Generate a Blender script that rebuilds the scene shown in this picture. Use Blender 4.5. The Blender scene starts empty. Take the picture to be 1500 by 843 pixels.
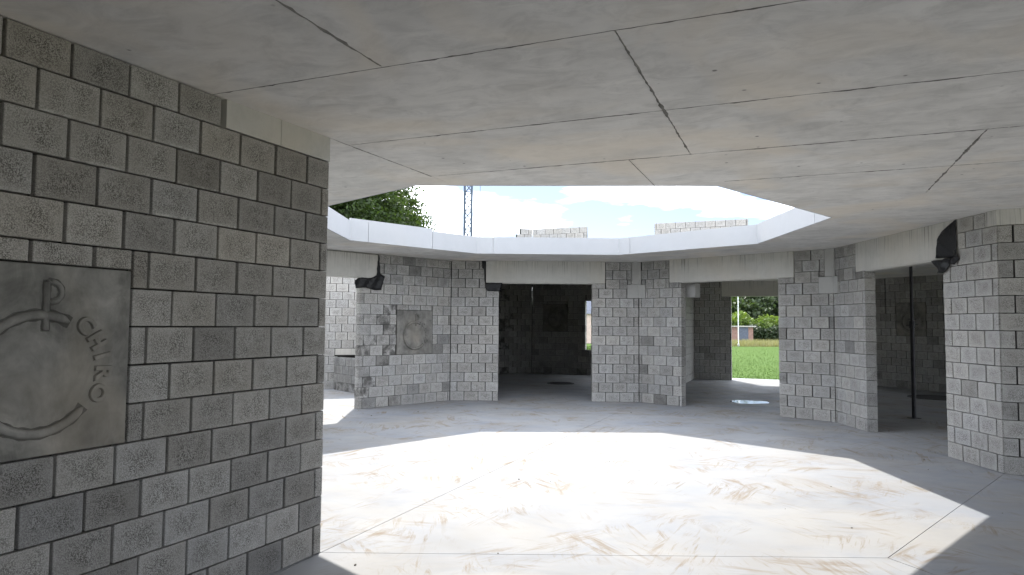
import bpy, bmesh, math, random
import numpy as np
from mathutils import Vector, Matrix
random.seed(7); rng = np.random.default_rng(7)
rad = math.radians
SC = bpy.context.scene
COL = SC.collection

# ------------------------------------------------------------------ camera
EYE = 1.6296
cam = bpy.data.cameras.new('camera'); camo = bpy.data.objects.new('camera', cam); COL.objects.link(camo)
cam.sensor_width = 36.0; cam.lens = 36.0 * 1003.47 / 1500.0
cam.clip_start = 0.05; cam.clip_end = 2000
camo.matrix_world = Matrix.Translation((0, 0, EYE)) @ Matrix.Rotation(rad(90 + 3.064), 4, 'X') @ Matrix.Rotation(rad(0.4697), 4, 'Z')
SC.camera = camo

# ------------------------------------------------------------------ sky, sun, exposure
SUN_FROM = Vector((-0.23, 2.65, 3.30)).normalized()
EXPOSURE = 1.97
SKY_STRENGTH = 0.05
SUN_STRENGTH = 2.0
W = bpy.data.worlds.new('World'); SC.world = W; W.use_nodes = True
nt = W.node_tree; nt.nodes.clear()
def N(tree, typ, **kw):
    n = tree.nodes.new(typ)
    for k, val in kw.items(): setattr(n, k, val)
    return n
wo = N(nt, 'ShaderNodeOutputWorld'); bg = N(nt, 'ShaderNodeBackground'); bg.inputs['Strength'].default_value = SKY_STRENGTH
sky = N(nt, 'ShaderNodeTexSky', sky_type='NISHITA'); sky.sun_disc = False
sky.sun_elevation = math.asin(SUN_FROM.z); sky.sun_rotation = math.atan2(SUN_FROM.x, SUN_FROM.y)
sky.air_density = 0.6; sky.dust_density = 0.9; sky.ozone_density = 1.0
tc = N(nt, 'ShaderNodeTexCoord'); mp = N(nt, 'ShaderNodeMapping')
mp.inputs['Scale'].default_value = (2.0, 2.0, 8.0); mp.inputs['Location'].default_value = (3.1, 0.4, 0.15)
no = N(nt, 'ShaderNodeTexNoise'); no.inputs['Scale'].default_value = 1.5; no.inputs['Detail'].default_value = 9; no.inputs['Roughness'].default_value = 0.55
cr = N(nt, 'ShaderNodeValToRGB'); cr.color_ramp.elements[0].position = 0.42; cr.color_ramp.elements[1].position = 0.56
mx = N(nt, 'ShaderNodeMix', data_type='RGBA'); mx.inputs[7].default_value = (28.3, 29.5, 31.5, 1)
L = nt.links.new
L(tc.outputs['Generated'], mp.inputs['Vector']); L(mp.outputs['Vector'], no.inputs['Vector']); L(no.outputs['Fac'], cr.inputs['Fac'])
L(cr.outputs['Color'], mx.inputs[0]); L(sky.outputs['Color'], mx.inputs[6]); L(mx.outputs[2], bg.inputs['Color']); L(bg.outputs['Background'], wo.inputs['Surface'])
sl = bpy.data.lights.new('sun', 'SUN'); sl.energy = SUN_STRENGTH; sl.angle = rad(0.53); sl.color = (1.0, 0.95, 0.87)
so = bpy.data.objects.new('sun', sl); COL.objects.link(so); so.location = (0, 0, 30)
so.rotation_euler = (-SUN_FROM).to_track_quat('-Z', 'Y').to_euler()
SC.view_settings.view_transform = 'Standard'; SC.view_settings.look = 'None'
SC.view_settings.exposure = EXPOSURE; SC.view_settings.gamma = 1.0; SC.view_settings.use_curve_mapping = False
SC.render.engine = 'CYCLES'
cy = SC.cycles; cy.use_denoising = True; cy.max_bounces = 8; cy.diffuse_bounces = 8; cy.glossy_bounces = 4
cy.sample_clamp_indirect = 8.0

# ------------------------------------------------------------------ plan of the place (metres)
CX, CY = 0.6862, 9.7975            # middle of the court
SIDE = 4.0168; R8 = SIDE / (2 * math.sin(math.pi / 8)); ROT = rad(-0.231)
RO = 13.38                          # outer wall, corner radius
ZS = 2.98; ZT = 3.30                # underside and top of roof slab
def dirv(deg): return Vector((math.cos(rad(deg)), math.sin(rad(deg))))
CEN = Vector((CX, CY))
def corner(k): return CEN + R8 * dirv(math.degrees(ROT) + 112.5 - 45 * k)
def outer(k): return CEN + RO * dirv(90 - 45 * k)
def angof(a, b): d = b - a; return math.degrees(math.atan2(d.y, d.x))
OCU = [Vector(p) for p in ((-0.70, 13.14), (2.06, 13.18), (4.04, 11.20), (3.97, 8.43), (1.99, 6.56), (-0.96, 6.66), (-2.68, 8.42), (-2.68, 11.17))]

# ------------------------------------------------------------------ materials
MATS = {}
def newmat(name):
    m = bpy.data.materials.new(name); m.use_nodes = True; t = m.node_tree
    b = t.nodes['Principled BSDF']; MATS[name] = m
    return m, t, b
def noise(t, vec, scale, detail=4, rough=0.55, dist=0.0):
    n = N(t, 'ShaderNodeTexNoise'); n.inputs['Scale'].default_value = scale; n.inputs['Detail'].default_value = detail
    n.inputs['Roughness'].default_value = rough; n.inputs['Distortion'].default_value = dist
    if vec is not None: t.links.new(vec, n.inputs['Vector'])
    return n.outputs['Fac']
def ramp(t, fac, stops):
    r = N(t, 'ShaderNodeValToRGB'); e = r.color_ramp.elements
    while len(e) < len(stops): e.new(0.5)
    for i, (p, c) in enumerate(stops):
        e[i].position = p
        e[i].color = (c, c, c, 1) if isinstance(c, (int, float)) else (*c, 1)
    t.links.new(fac, r.inputs['Fac']); return r.outputs['Color']
def mixc(t, fac, a, b, mode='MIX'):
    m = N(t, 'ShaderNodeMix', data_type='RGBA', blend_type=mode)
    for inp, val in ((m.inputs[0], fac), (m.inputs[6], a), (m.inputs[7], b)):
        if hasattr(val, 'is_output') or isinstance(val, bpy.types.NodeSocket): t.links.new(val, inp)
        elif isinstance(val, (int, float)): inp.default_value = val
        else: inp.default_value = (*val, 1)
    return m.outputs[2]
def math_(t, op, a, b=0.0, clamp=False):
    m = N(t, 'ShaderNodeMath', operation=op); m.use_clamp = clamp
    for inp, val in zip(m.inputs, (a, b)):
        if isinstance(val, bpy.types.NodeSocket): t.links.new(val, inp)
        else: inp.default_value = val
    return m.outputs[0]
def mapped(t, vec, scale=(1, 1, 1), rot=(0, 0, 0), loc=(0, 0, 0)):
    m = N(t, 'ShaderNodeMapping'); m.inputs['Scale'].default_value = scale; m.inputs['Rotation'].default_value = rot; m.inputs['Location'].default_value = loc
    t.links.new(vec, m.inputs['Vector']); return m.outputs['Vector']
def bump(t, b, height, strength, dist=0.004):
    n = N(t, 'ShaderNodeBump'); n.inputs['Strength'].default_value = strength; n.inputs['Distance'].default_value = dist
    t.links.new(height, n.inputs['Height']); t.links.new(n.outputs['Normal'], b.inputs['Normal'])
def position(t): return N(t, 'ShaderNodeNewGeometry').outputs['Position']
def objcoord(t): return N(t, 'ShaderNodeTexCoord').outputs['Object']

def block_material():
    m, t, b = newmat('block'); P = position(t); O = objcoord(t)
    oi = N(t, 'ShaderNodeObjectInfo'); sep = N(t, 'ShaderNodeSeparateColor'); t.links.new(oi.outputs['Color'], sep.inputs['Color'])
    bright, stain, lime = sep.outputs[0], sep.outputs[1], sep.outputs[2]
    sx = N(t, 'ShaderNodeSeparateXYZ'); t.links.new(O, sx.inputs[0])
    big = noise(t, P, 6.0, 4, 0.6, 0.3); grit = noise(t, P, 330.0, 2, 0.7); pores = noise(t, P, 165.0, 3, 0.62); coarse = noise(t, P, 70.0, 3, 0.6)
    base = mixc(t, oi.outputs['Random'], (0.488, 0.480, 0.466), (0.474, 0.478, 0.484))
    c = mixc(t, ramp(t, big, [(0.32, 0.0), (0.68, 1.0)]), base, mixc(t, 1.0, base, (0.80, 0.79, 0.775), 'MULTIPLY'))
    edge = math_(t, 'MAXIMUM', math_(t, 'MULTIPLY', math_(t, 'ABSOLUTE', sx.outputs[0]), 7.1), math_(t, 'MULTIPLY', math_(t, 'ABSOLUTE', sx.outputs[2]), 10.6))
    inner = ramp(t, math_(t, 'ADD', edge, math_(t, 'MULTIPLY', math_(t, 'SUBTRACT', big, 0.5), 1.2)), [(0.45, 1.0), (1.05, 0.45)])
    patch = math_(t, 'MULTIPLY', inner, ramp(t, noise(t, P, 11.0, 3), [(0.30, 0.5), (0.56, 1.0)]))
    poremask = math_(t, 'MAXIMUM', ramp(t, pores, [(0.44, 1.0), (0.53, 0.0)]), math_(t, 'MULTIPLY', ramp(t, coarse, [(0.36, 1.0), (0.43, 0.0)]), 0.8))
    pm = math_(t, 'MULTIPLY', poremask, patch)
    c = mixc(t, math_(t, 'MULTIPLY', pm, 0.90), c, (0.095, 0.09, 0.083))
    c = mixc(t, ramp(t, grit, [(0.55, 0.0), (0.70, 0.6)]), c, (0.66, 0.65, 0.62))
    bc = N(t, 'ShaderNodeCombineColor'); [t.links.new(bright, i) for i in bc.inputs[:3]]
    c = mixc(t, 1.0, c, bc.outputs[0], 'MULTIPLY')
    c = mixc(t, oi.outputs['Alpha'], c, mixc(t, 1.0, c, (1.05, 0.975, 0.86), 'MULTIPLY'))
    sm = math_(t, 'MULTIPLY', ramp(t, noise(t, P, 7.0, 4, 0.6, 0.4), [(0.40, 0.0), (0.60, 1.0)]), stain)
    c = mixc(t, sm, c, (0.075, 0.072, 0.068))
    low = ramp(t, math_(t, 'MULTIPLY_ADD', sx.outputs[2], -5.0), [(0.885, 0.0), (0.97, 1.0)])
    lm = math_(t, 'MULTIPLY', math_(t, 'MULTIPLY', low, ramp(t, noise(t, P, 30.0, 5, 0.7), [(0.44, 0.0), (0.62, 0.8)])), lime)
    c = mixc(t, lm, c, (0.56, 0.54, 0.50))
    t.links.new(c, b.inputs['Base Color']); b.inputs['Roughness'].default_value = 0.93; b.inputs['Specular IOR Level'].default_value = 0.25
    h = math_(t, 'SUBTRACT', math_(t, 'MULTIPLY', grit, 0.5), pm)
    bump(t, b, h, 0.6, 0.003)
block_material()

def joint_shade_material():
    m, t, b = newmat('mortar'); P = position(t)
    t.links.new(mixc(t, noise(t, P, 30), (0.012, 0.0115, 0.011), (0.035, 0.033, 0.031)), b.inputs['Base Color']); b.inputs['Roughness'].default_value = 1.0  # near-black: shade of deep, open joints is put into the colour
joint_shade_material()

def concrete_material(name, ca, cb, streak=0.0, holes=True, rough=0.85, mott=1.1, con=1.0):
    m, t, b = newmat(name); P = position(t); O = objcoord(t)
    n1 = noise(t, P, mott, 6, 0.6, 0.3); n2 = noise(t, mapped(t, mapped(t, P, (1, 1, 1), (0, 0, rad(22.5))), (1, 1.5, 1)), 3.6, 8, 0.72, 0.9)
    c = mixc(t, ramp(t, n1, [(0.30, 0.0), (0.70, 1.0)]), ca, cb)
    c = mixc(t, ramp(t, n2, [(0.45, 0.0), (0.70, 0.62 * con)]), c, tuple(x * 0.74 for x in ca))
    st = noise(t, mapped(t, mapped(t, P, (1, 1, 1), (0, 0, rad(22.5))), (0.9, 3.2, 1.0)), 2.2, 7, 0.68, 0.7)
    c = mixc(t, ramp(t, st, [(0.50, 0.0), (0.70, 0.30 * con)]), c, tuple(x * 1.15 for x in cb))
    warm = ramp(t, noise(t, P, 0.8, 3, 0.5, 0.8), [(0.48, 0.0), (0.66, 0.5 * con)])
    c = mixc(t, warm, c, (cb[0] * 1.02, cb[1] * 0.93, cb[2] * 0.80))
    if streak:
        sxyz = N(t, 'ShaderNodeSeparateXYZ'); t.links.new(O, sxyz.inputs[0])
        v = noise(t, mapped(t, P, (48, 48, 1.1)), 1.0, 4, 0.6)
        top = ramp(t, math_(t, 'MULTIPLY_ADD', sxyz.outputs[2], 2.2), [(0.30, 0.12), (0.92, 1.0)])
        c = mixc(t, math_(t, 'MULTIPLY', ramp(t, v, [(0.54, 0.0), (0.72, streak)]), top), c, (0.07, 0.068, 0.06))
        v2 = noise(t, mapped(t, P, (30, 30, 1.5), (0, 0, 0), (5, 2, 0)), 1.0, 3, 0.6)
        c = mixc(t, math_(t, 'MULTIPLY', ramp(t, v2, [(0.60, 0.0), (0.70, 0.5)]), top), c, (0.62, 0.60, 0.55))
    h = noise(t, P, 60, 4, 0.6)
    if holes:
        vo = N(t, 'ShaderNodeTexVoronoi'); vo.inputs['Scale'].default_value = 3.6; vo.inputs['Randomness'].default_value = 1.0
        t.links.new(P, vo.inputs['Vector'])
        pit = ramp(t, vo.outputs['Distance'], [(0.03, 1.0), (0.06, 0.0)])
        pick = ramp(t, noise(t, P, 2.1, 2), [(0.44, 0.0), (0.50, 1.0)])
        pit = math_(t, 'MULTIPLY', pit, pick)
        c = mixc(t, math_(t, 'MULTIPLY', pit, 0.75), c, (0.07, 0.065, 0.06))
        h = math_(t, 'SUBTRACT', math_(t, 'MULTIPLY', h, 0.25), pit)
    t.links.new(c, b.inputs['Base Color']); b.inputs['Roughness'].default_value = rough; b.inputs['Specular IOR Level'].default_value = 0.3
    bump(t, b, h, 0.30, 0.004)
concrete_material('soffit', (0.56, 0.547, 0.52), (0.74, 0.722, 0.69), mott=1.7)
concrete_material('lintel', (0.47, 0.456, 0.425), (0.53, 0.513, 0.478), streak=0.85, holes=False, mott=2.0, con=0.5)
concrete_material('fascia', (0.375, 0.384, 0.40), (0.405, 0.414, 0.43), holes=False, mott=0.6, con=0.22)
concrete_material('panel', (0.10, 0.097, 0.089), (0.27, 0.26, 0.24), holes=True, mott=5.0)
concrete_material('post', (0.345, 0.338, 0.322), (0.40, 0.392, 0.375), holes=False, con=0.5)
concrete_material('groove', (0.05, 0.048, 0.043), (0.12, 0.115, 0.105), holes=False, mott=9)
concrete_material('pad', (0.41, 0.402, 0.38), (0.46, 0.45, 0.422), holes=False)
concrete_material('grout', (0.10, 0.095, 0.088), (0.22, 0.21, 0.19), holes=False, mott=9)

def floor_material():
    m, t, b = newmat('floor'); P = position(t)
    n1 = noise(t, P, 0.55, 6, 0.6, 0.5); n2 = noise(t, mapped(t, P, (0.7, 1.1, 1), (0, 0, 0.4)), 1.3, 7, 0.68, 0.9)
    c = mixc(t, ramp(t, n1, [(0.32, 0.0), (0.68, 1.0)]), (0.245, 0.258, 0.283), (0.30, 0.304, 0.311))
    c = mixc(t, ramp(t, n2, [(0.48, 0.0), (0.72, 0.62)]), c, (0.185, 0.212, 0.262))
    where = ramp(t, noise(t, P, 0.85, 4, 0.6, 0.3), [(0.44, 0.0), (0.60, 1.0)])
    for ang, sc, off, amt in ((62, 1.5, 0, 0.8), (118, 1.9, 7, 0.8), (85, 1.2, 15, 0.8), (-35, 1.6, 31, 0.7), (15, 1.3, 44, 0.6)):
        s = noise(t, mapped(t, mapped(t, P, (1, 1, 1), (0, 0, rad(ang))), (0.75, 5.0, 1), (0, 0, 0), (off, off * 0.37, 0)), sc, 6, 0.74, 1.3)
        k = ramp(t, noise(t, mapped(t, P, (1, 1, 1), (0, 0, 0), (off * 1.7, off, 0)), 1.1, 2), [(0.53, 0.0), (0.63, 1.0)])
        f = math_(t, 'MULTIPLY', ramp(t, s, [(0.52, 0.0), (0.64, amt)]), k)
        c = mixc(t, f, c, (0.165, 0.122, 0.075))
    c = mixc(t, math_(t, 'MULTIPLY', where, 0.22), c, (0.262, 0.232, 0.184))
    spots = ramp(t, noise(t, P, 26, 3, 0.6), [(0.70, 0.0), (0.76, 0.5)])
    c = mixc(t, spots, c, (0.24, 0.21, 0.18))
    t.links.new(c, b.inputs['Base Color'])
    r = ramp(t, noise(t, P, 1.3, 5, 0.6), [(0.35, 0.52), (0.65, 0.75)])
    t.links.new(r, b.inputs['Roughness']); b.inputs['Specular IOR Level'].default_value = 0.22
    bump(t, b, noise(t, P, 14, 6, 0.7), 0.08, 0.004)
floor_material()

def plain(name, col, rough=0.6, metal=0.0, var=0.25, scale=8.0, bmp=0.1):
    m, t, b = newmat(name); P = position(t)
    n = noise(t, P, scale, 5, 0.6)
    t.links.new(mixc(t, ramp(t, n, [(0.3, 0.0), (0.7, 1.0)]), tuple(x * (1 - var) for x in col), tuple(min(1, x * (1 + var)) for x in col)), b.inputs['Base Color'])
    b.inputs['Roughness'].default_value = rough; b.inputs['Metallic'].default_value = metal
    if bmp: bump(t, b, n, bmp, 0.01)
    return b
plain('membrane', (0.008, 0.008, 0.009), 0.42, 0, 0.3, 30, 0.3).inputs['Specular IOR Level'].default_value = 0.3
plain('steel_dark', (0.035, 0.035, 0.04), 0.5, 0.6, 0.3, 20)
plain('steel_mast', (0.06, 0.085, 0.125), 0.5, 0.3, 0.2, 6)
plain('pole_white', (0.75, 0.76, 0.78), 0.4)
plain('drain_black', (0.02, 0.02, 0.022), 0.6)
plain('pale_yard', (0.52, 0.50, 0.46), 0.95, 0, 0.4, 3)
plain('pebble', (0.10, 0.09, 0.08), 0.9, 0, 0.4, 40)
plain('brick_red', (0.27, 0.165, 0.14), 0.9, 0, 0.25, 5)
plain('house_wall', (0.55, 0.43, 0.39), 0.9, 0, 0.12, 3)
plain('house_white', (0.74, 0.72, 0.70), 0.9, 0, 0.05, 3)
plain('slate', (0.085, 0.10, 0.14), 0.6, 0, 0.25, 6)
plain('window_dark', (0.02, 0.022, 0.026), 0.15, 0, 0.1, 2, 0)
plain('bark', (0.10, 0.075, 0.05), 0.95, 0, 0.35, 9, 0.6)
b = plain('water', (0.10, 0.10, 0.10), 0.04, 0, 0.1, 2, 0.0); b.inputs['Specular IOR Level'].default_value = 0.6
def leaf_material(name, c1, c2, trans):
    m, t, b = newmat(name); P = position(t)
    c = mixc(t, ramp(t, noise(t, P, 1.6, 3), [(0.35, 0.0), (0.65, 1.0)]), c1, c2)
    t.links.new(c, b.inputs['Base Color']); b.inputs['Roughness'].default_value = 0.55; b.inputs['Specular IOR Level'].default_value = 0.3
    tr = N(t, 'ShaderNodeBsdfTranslucent'); t.links.new(mixc(t, 1.0, c, (1.35, 1.4, 0.6), 'MULTIPLY'), tr.inputs['Color'])
    ms = N(t, 'ShaderNodeMixShader'); ms.inputs[0].default_value = trans
    t.links.new(b.outputs[0], ms.inputs[1]); t.links.new(tr.outputs[0], ms.inputs[2]); t.links.new(ms.outputs[0], t.nodes['Material Output'].inputs['Surface'])
leaf_material('leaf', (0.028, 0.05, 0.015), (0.055, 0.085, 0.024), 0.36)
leaf_material('leaf_dark', (0.045, 0.07, 0.035), (0.07, 0.095, 0.048), 0.22)
leaf_material('leaf_hedge', (0.02, 0.035, 0.015), (0.035, 0.055, 0.022), 0.1)
leaf_material('leaf_light', (0.10, 0.16, 0.04), (0.14, 0.19, 0.05), 0.35)
leaf_material('weed', (0.20, 0.20, 0.10), (0.27, 0.25, 0.14), 0.25)
leaf_material('grass_blade', (0.052, 0.098, 0.018), (0.064, 0.11, 0.021), 0.15)
def lawn_material():
    m, t, b = newmat('lawn'); P = position(t)
    c = mixc(t, ramp(t, noise(t, P, 0.35, 6, 0.65), [(0.35, 0.0), (0.65, 1.0)]), (0.052, 0.10, 0.018), (0.064, 0.112, 0.021))
    c = mixc(t, ramp(t, noise(t, P, 6.0, 4, 0.7), [(0.55, 0.0), (0.8, 0.35)]), c, (0.17, 0.19, 0.07))
    t.links.new(c, b.inputs['Base Color']); b.inputs['Roughness'].default_value = 0.95; b.inputs['Specular IOR Level'].default_value = 0.1
    bump(t, b, noise(t, P, 25, 4, 0.7), 0.15, 0.03)
lawn_material()

# ------------------------------------------------------------------ object helpers
def link(name, me, mat=None, parent=None, loc=None):
    o = bpy.data.objects.new(name, me); COL.objects.link(o)
    if mat and me is not None and not me.materials: me.materials.append(MATS[mat])
    if parent: o.parent = parent
    if loc is not None: o.location = loc
    return o
def tag(o, label=None, cat=None, group=None, kind=None):
    for k, val in (('label', label), ('category', cat), ('group', group), ('kind', kind)):
        if val: o[k] = val
    return o
def thing(name, label, cat, loc=(0, 0, 0), rz=0.0, group=None):
    o = bpy.data.objects.new(name, None); COL.objects.link(o); o.location = loc; o.rotation_euler = (0, 0, rz); o.empty_display_size = 0.2
    return tag(o, label, cat, group, 'thing')
def pydata(name, verts, faces):
    me = bpy.data.meshes.new(name); me.from_pydata([tuple(x) for x in verts], [], faces); me.update(); return me
def frommesh(bm, name, smooth=False):
    bmesh.ops.recalc_face_normals(bm, faces=bm.faces)
    me = bpy.data.meshes.new(name); bm.to_mesh(me); bm.free()
    if smooth:
        for p in me.polygons: p.use_smooth = True
    return me
def bm_box(bm, c, s, rz=0.0, bev=0.0):
    r = bmesh.ops.create_cube(bm, size=1.0, matrix=Matrix.Translation(c) @ Matrix.Rotation(rz, 4, 'Z') @ Matrix.Diagonal((*s, 1)))
    if bev:
        es = {e for vv in r['verts'] for e in vv.link_edges}
        bmesh.ops.bevel(bm, geom=list(es), offset=bev, segments=1, affect='EDGES')
def bm_tube(bm, a, b_, r, seg=8, r2=None):
    a, b_ = Vector(a), Vector(b_); d = b_ - a
    M = Matrix.Translation((a + b_) / 2) @ d.to_track_quat('Z', 'Y').to_matrix().to_4x4()
    bmesh.ops.create_cone(bm, cap_ends=True, segments=seg, radius1=r, radius2=r if r2 is None else r2, depth=d.length, matrix=M)
def prism(poly, z0, z1, bm=None):
    own = bm is None
    if own: bm = bmesh.new()
    lo = [bm.verts.new((p[0], p[1], z0)) for p in poly]; hi = [bm.verts.new((p[0], p[1], z1)) for p in poly]; n = len(poly)
    bm.faces.new(lo[::-1]); bm.faces.new(hi)
    for i in range(n): bm.faces.new((lo[i], lo[(i + 1) % n], hi[(i + 1) % n], hi[i]))
    return bm

def subtract(rect, holes):
    out = [rect]
    for (a0, a1, b0, b1) in holes:
        nxt = []
        for (t0, t1, z0, z1) in out:
            if t1 <= a0 + 1e-6 or t0 >= a1 - 1e-6 or z1 <= b0 + 1e-6 or z0 >= b1 - 1e-6: nxt.append((t0, t1, z0, z1)); continue
            if t0 < a0: nxt.append((t0, a0, z0, z1))
            if t1 > a1: nxt.append((a1, t1, z0, z1))
            m0, m1 = max(t0, a0), min(t1, a1)
            if z0 < b0: nxt.append((m0, m1, z0, b0))
            if z1 > b1: nxt.append((m0, m1, b1, z1))
        out = nxt
    return out

BLOCKS = {}
def block_mesh(w, d, h, rnd=0):
    key = (round(w, 3), round(d, 3), round(h, 3), rnd)
    if key in BLOCKS: return BLOCKS[key]
    bm = bmesh.new()
    if rnd:     # rounded upright arrises at the free end
        r = 0.05; out = [(-w / 2, -d / 2)]
        out += [(w / 2 - r + r * math.sin(q * math.pi / 10), -d / 2 + r - r * math.cos(q * math.pi / 10)) for q in range(6)]
        out += [(w / 2 - r + r * math.cos(q * math.pi / 10), d / 2 - r + r * math.sin(q * math.pi / 10)) for q in range(6)]
        out += [(-w / 2, d / 2)]
        prism(out, -h / 2, h / 2, bm)
    else:
        bm_box(bm, (0, 0, 0), (w, d, h))
        bmesh.ops.bevel(bm, geom=list(bm.edges), offset=min(0.0035, w * 0.2, h * 0.2), segments=1, affect='EDGES')
    me = frommesh(bm, 'block'); me.materials.append(MATS['block']); BLOCKS[key] = me
    return me

TH = 0.17
def run(root, P0, ang, length, face, z0=0.0, rows=15, j0=0.0, holes=(), vis=None, rnd_end=0, top=None, bright=(0.86, 1.08), dark=0.0, dark_to=0.6, stain=None, lime=0.0, th=TH, core_in=0.0, row_h=0.2, inlay=(), warm=0.25):
    """one straight run of blockwork; face=+1 when the visible face is on the left of the run, -1 on the right"""
    e = dirv(ang); nrm = Vector((-e.y, e.x)) * face; a = rad(ang)
    top = z0 + rows * row_h if top is None else top
    hidden = bmesh.new(); nh = 0; core_holes = list(holes); holes = list(holes) + list(inlay)
    for r in range(rows):
        zb, zt = z0 + r * row_h, min(z0 + (r + 1) * row_h, top)
        off = (j0 + (0.15 if r % 2 else 0.0)) % 0.3
        js = [0.0]; x = off if off > 0.035 else off + 0.3
        while x < length - 0.03: js.append(x); x += 0.3
        js.append(length)
        for i in range(len(js) - 1):
            for (t0, t1, y0, y1) in subtract((js[i], js[i + 1], zb, zt), holes):
                w, h = t1 - t0 - random.choice((0.012, 0.016, 0.016, 0.020)), y1 - y0 - 0.0085
                if w < 0.02 or h < 0.025: continue
                tm, zm = (t0 + t1) / 2, (y0 + y1) / 2
                show = vis is None or any(v0 <= tm <= v1 and u0 <= zm <= u1 for (v0, v1, u0, u1) in vis)
                c = P0 + e * tm - nrm * (th / 2)
                if show:
                    last = rnd_end and abs(t1 - length) < 1e-4
                    o = link('block', block_mesh(w, th, h, 1 if last else 0), None, root)
                    j = random.gauss(0, 0.0012)
                    o.location = (c.x + nrm.x * j, c.y + nrm.y * j, zm + random.gauss(0, 0.0007) - root.location.z)
                    o.location.x -= root.location.x; o.location.y -= root.location.y
                    o.rotation_euler = (0, random.gauss(0, 0.0016), a + random.gauss(0, 0.0022))
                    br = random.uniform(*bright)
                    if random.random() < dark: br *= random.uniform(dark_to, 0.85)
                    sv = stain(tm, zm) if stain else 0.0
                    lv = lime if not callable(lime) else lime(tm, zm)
                    o.color = (br, sv, lv * random.random(), min(1, warm * random.uniform(0.6, 1.0) * max(0.15, zm / 2.0)))  # brownish tint varies; its rise with height puts warm bounce light into the colour
                else:
                    bm_box(hidden, (c.x - root.location.x, c.y - root.location.y, zm), (w, th, h), a); nh += 1
    if nh:
        o = link('blockwork', frommesh(hidden, 'blockwork'), 'block', root); o['kind'] = 'stuff'; o.color = (0.97, 0, 0, 0.1)
    else: hidden.free()
    core = bmesh.new()
    for (t0, t1, y0, y1) in subtract((core_in, length - 0.025, z0, top - 0.004), [(h0 - 0.02, h1 + 0.02, b0, b1) if h1 - h0 > 0.05 and h1 < length else (h0, h1, b0, b1) for (h0, h1, b0, b1) in core_holes]):
        c = P0 + e * (t0 + t1) / 2 - nrm * (th / 2)
        bm_box(core, (c.x - root.location.x, c.y - root.location.y, (y0 + y1) / 2), (t1 - t0, th - 0.09, y1 - y0), a)
    link('joint_shade_core', frommesh(core, 'joint_shade_core'), 'mortar', root)

def wedge(root, V, spans, outward, w=0.30):
    """concrete fill behind a corner where two runs meet, so no light passes"""
    side = Vector((-outward.y, outward.x)); bm = bmesh.new()
    for (za, zb) in spans:
        prism([V + outward * 0.03 - root.location.xy, V + outward * 0.19 + side * w * 0.5 - root.location.xy, V + outward * 0.19 - side * w * 0.5 - root.location.xy], za, zb, bm)
    link('corner_fill', frommesh(bm, 'corner_fill'), 'mortar', root)
def wall_thing(label, at, group=None, name='block_wall', cat='wall'):
    return thing(name, label, cat, (at.x, at.y, 0), 0, group)

# ------------------------------------------------------------------ ground, floor
def clip(poly, p, n):
    """keep the side where (x-p).n >= 0"""
    out = []
    for i in range(len(poly)):
        a, b_ = poly[i], poly[(i + 1) % len(poly)]; da, db = (a - p).dot(n), (b_ - p).dot(n)
        if da >= 0: out.append(a)
        if da * db < 0: out.append(a + (b_ - a) * (da / (da - db)))
    return out
def shrink(poly, g):
    c = sum(poly, Vector((0, 0))) / len(poly); out = poly
    for i in range(len(poly)):
        a, b_ = poly[i], poly[(i + 1) % len(poly)]; d = (b_ - a).normalized(); n = Vector((-d.y, d.x))
        if (c - a).dot(n) < 0: n = -n
        out = clip(out, a + n * g, n)
    return out
lawn = tag(link('lawn', pydata('lawn', [(-500, -300, -0.16), (500, -300, -0.16), (500, 700, -0.16), (-500, 700, -0.16)], [(0, 1, 2, 3)]), 'lawn'), 'flat green lawn around the unfinished pavilion', 'lawn', kind='structure')
floor = link('floor', frommesh(prism([CEN + (RO + 1.0) * dirv(90 - 45 * k) for k in range(8)], -0.22, -0.03), 'floor'), 'mortar')
tag(floor, 'pale power-floated concrete floor of the open court', 'floor', kind='structure')
tag(link('ground', frommesh(prism([CEN + (RO + 0.6) * dirv(a) for a in (-5, -25, -45, -67.5, -90, -112.5)] + [CEN + (RO + 16) * dirv(a) for a in (-112.5, -90, -67.5, -45, -25, -5)], -0.30, -0.15), 'ground'), 'pale_yard'), 'unseen pale yard added outside the open side to bounce light', 'ground', kind='structure')  # yard added out of view, made pale to bounce light onto the ceiling
def floor_panel(poly):
    o = link('floor_panel', frommesh(prism(shrink(poly, 0.003), -0.10, 0.0), 'floor_panel'), 'floor', floor); return o
octo = [corner(k) for k in range(8)]
d51 = (corner(1) - corner(5)).normalized(); n51 = Vector((-d51.y, d51.x))
floor_panel(clip(octo, corner(5), n51)); floor_panel(clip(octo, corner(5), -n51))
for k in range(8):
    a, b_ = corner(k), corner((k + 1) % 8)
    ra = (a - CEN).normalized(); rb = (b_ - CEN).normalized()
    A = CEN + ra * (RO + 1.0) * math.cos(math.pi / 8); B = CEN + rb * (RO + 1.0) * math.cos(math.pi / 8)
    floor_panel([a, A, CEN + (RO + 1.0) * dirv(90 - 45 * k), B, b_])

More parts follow.
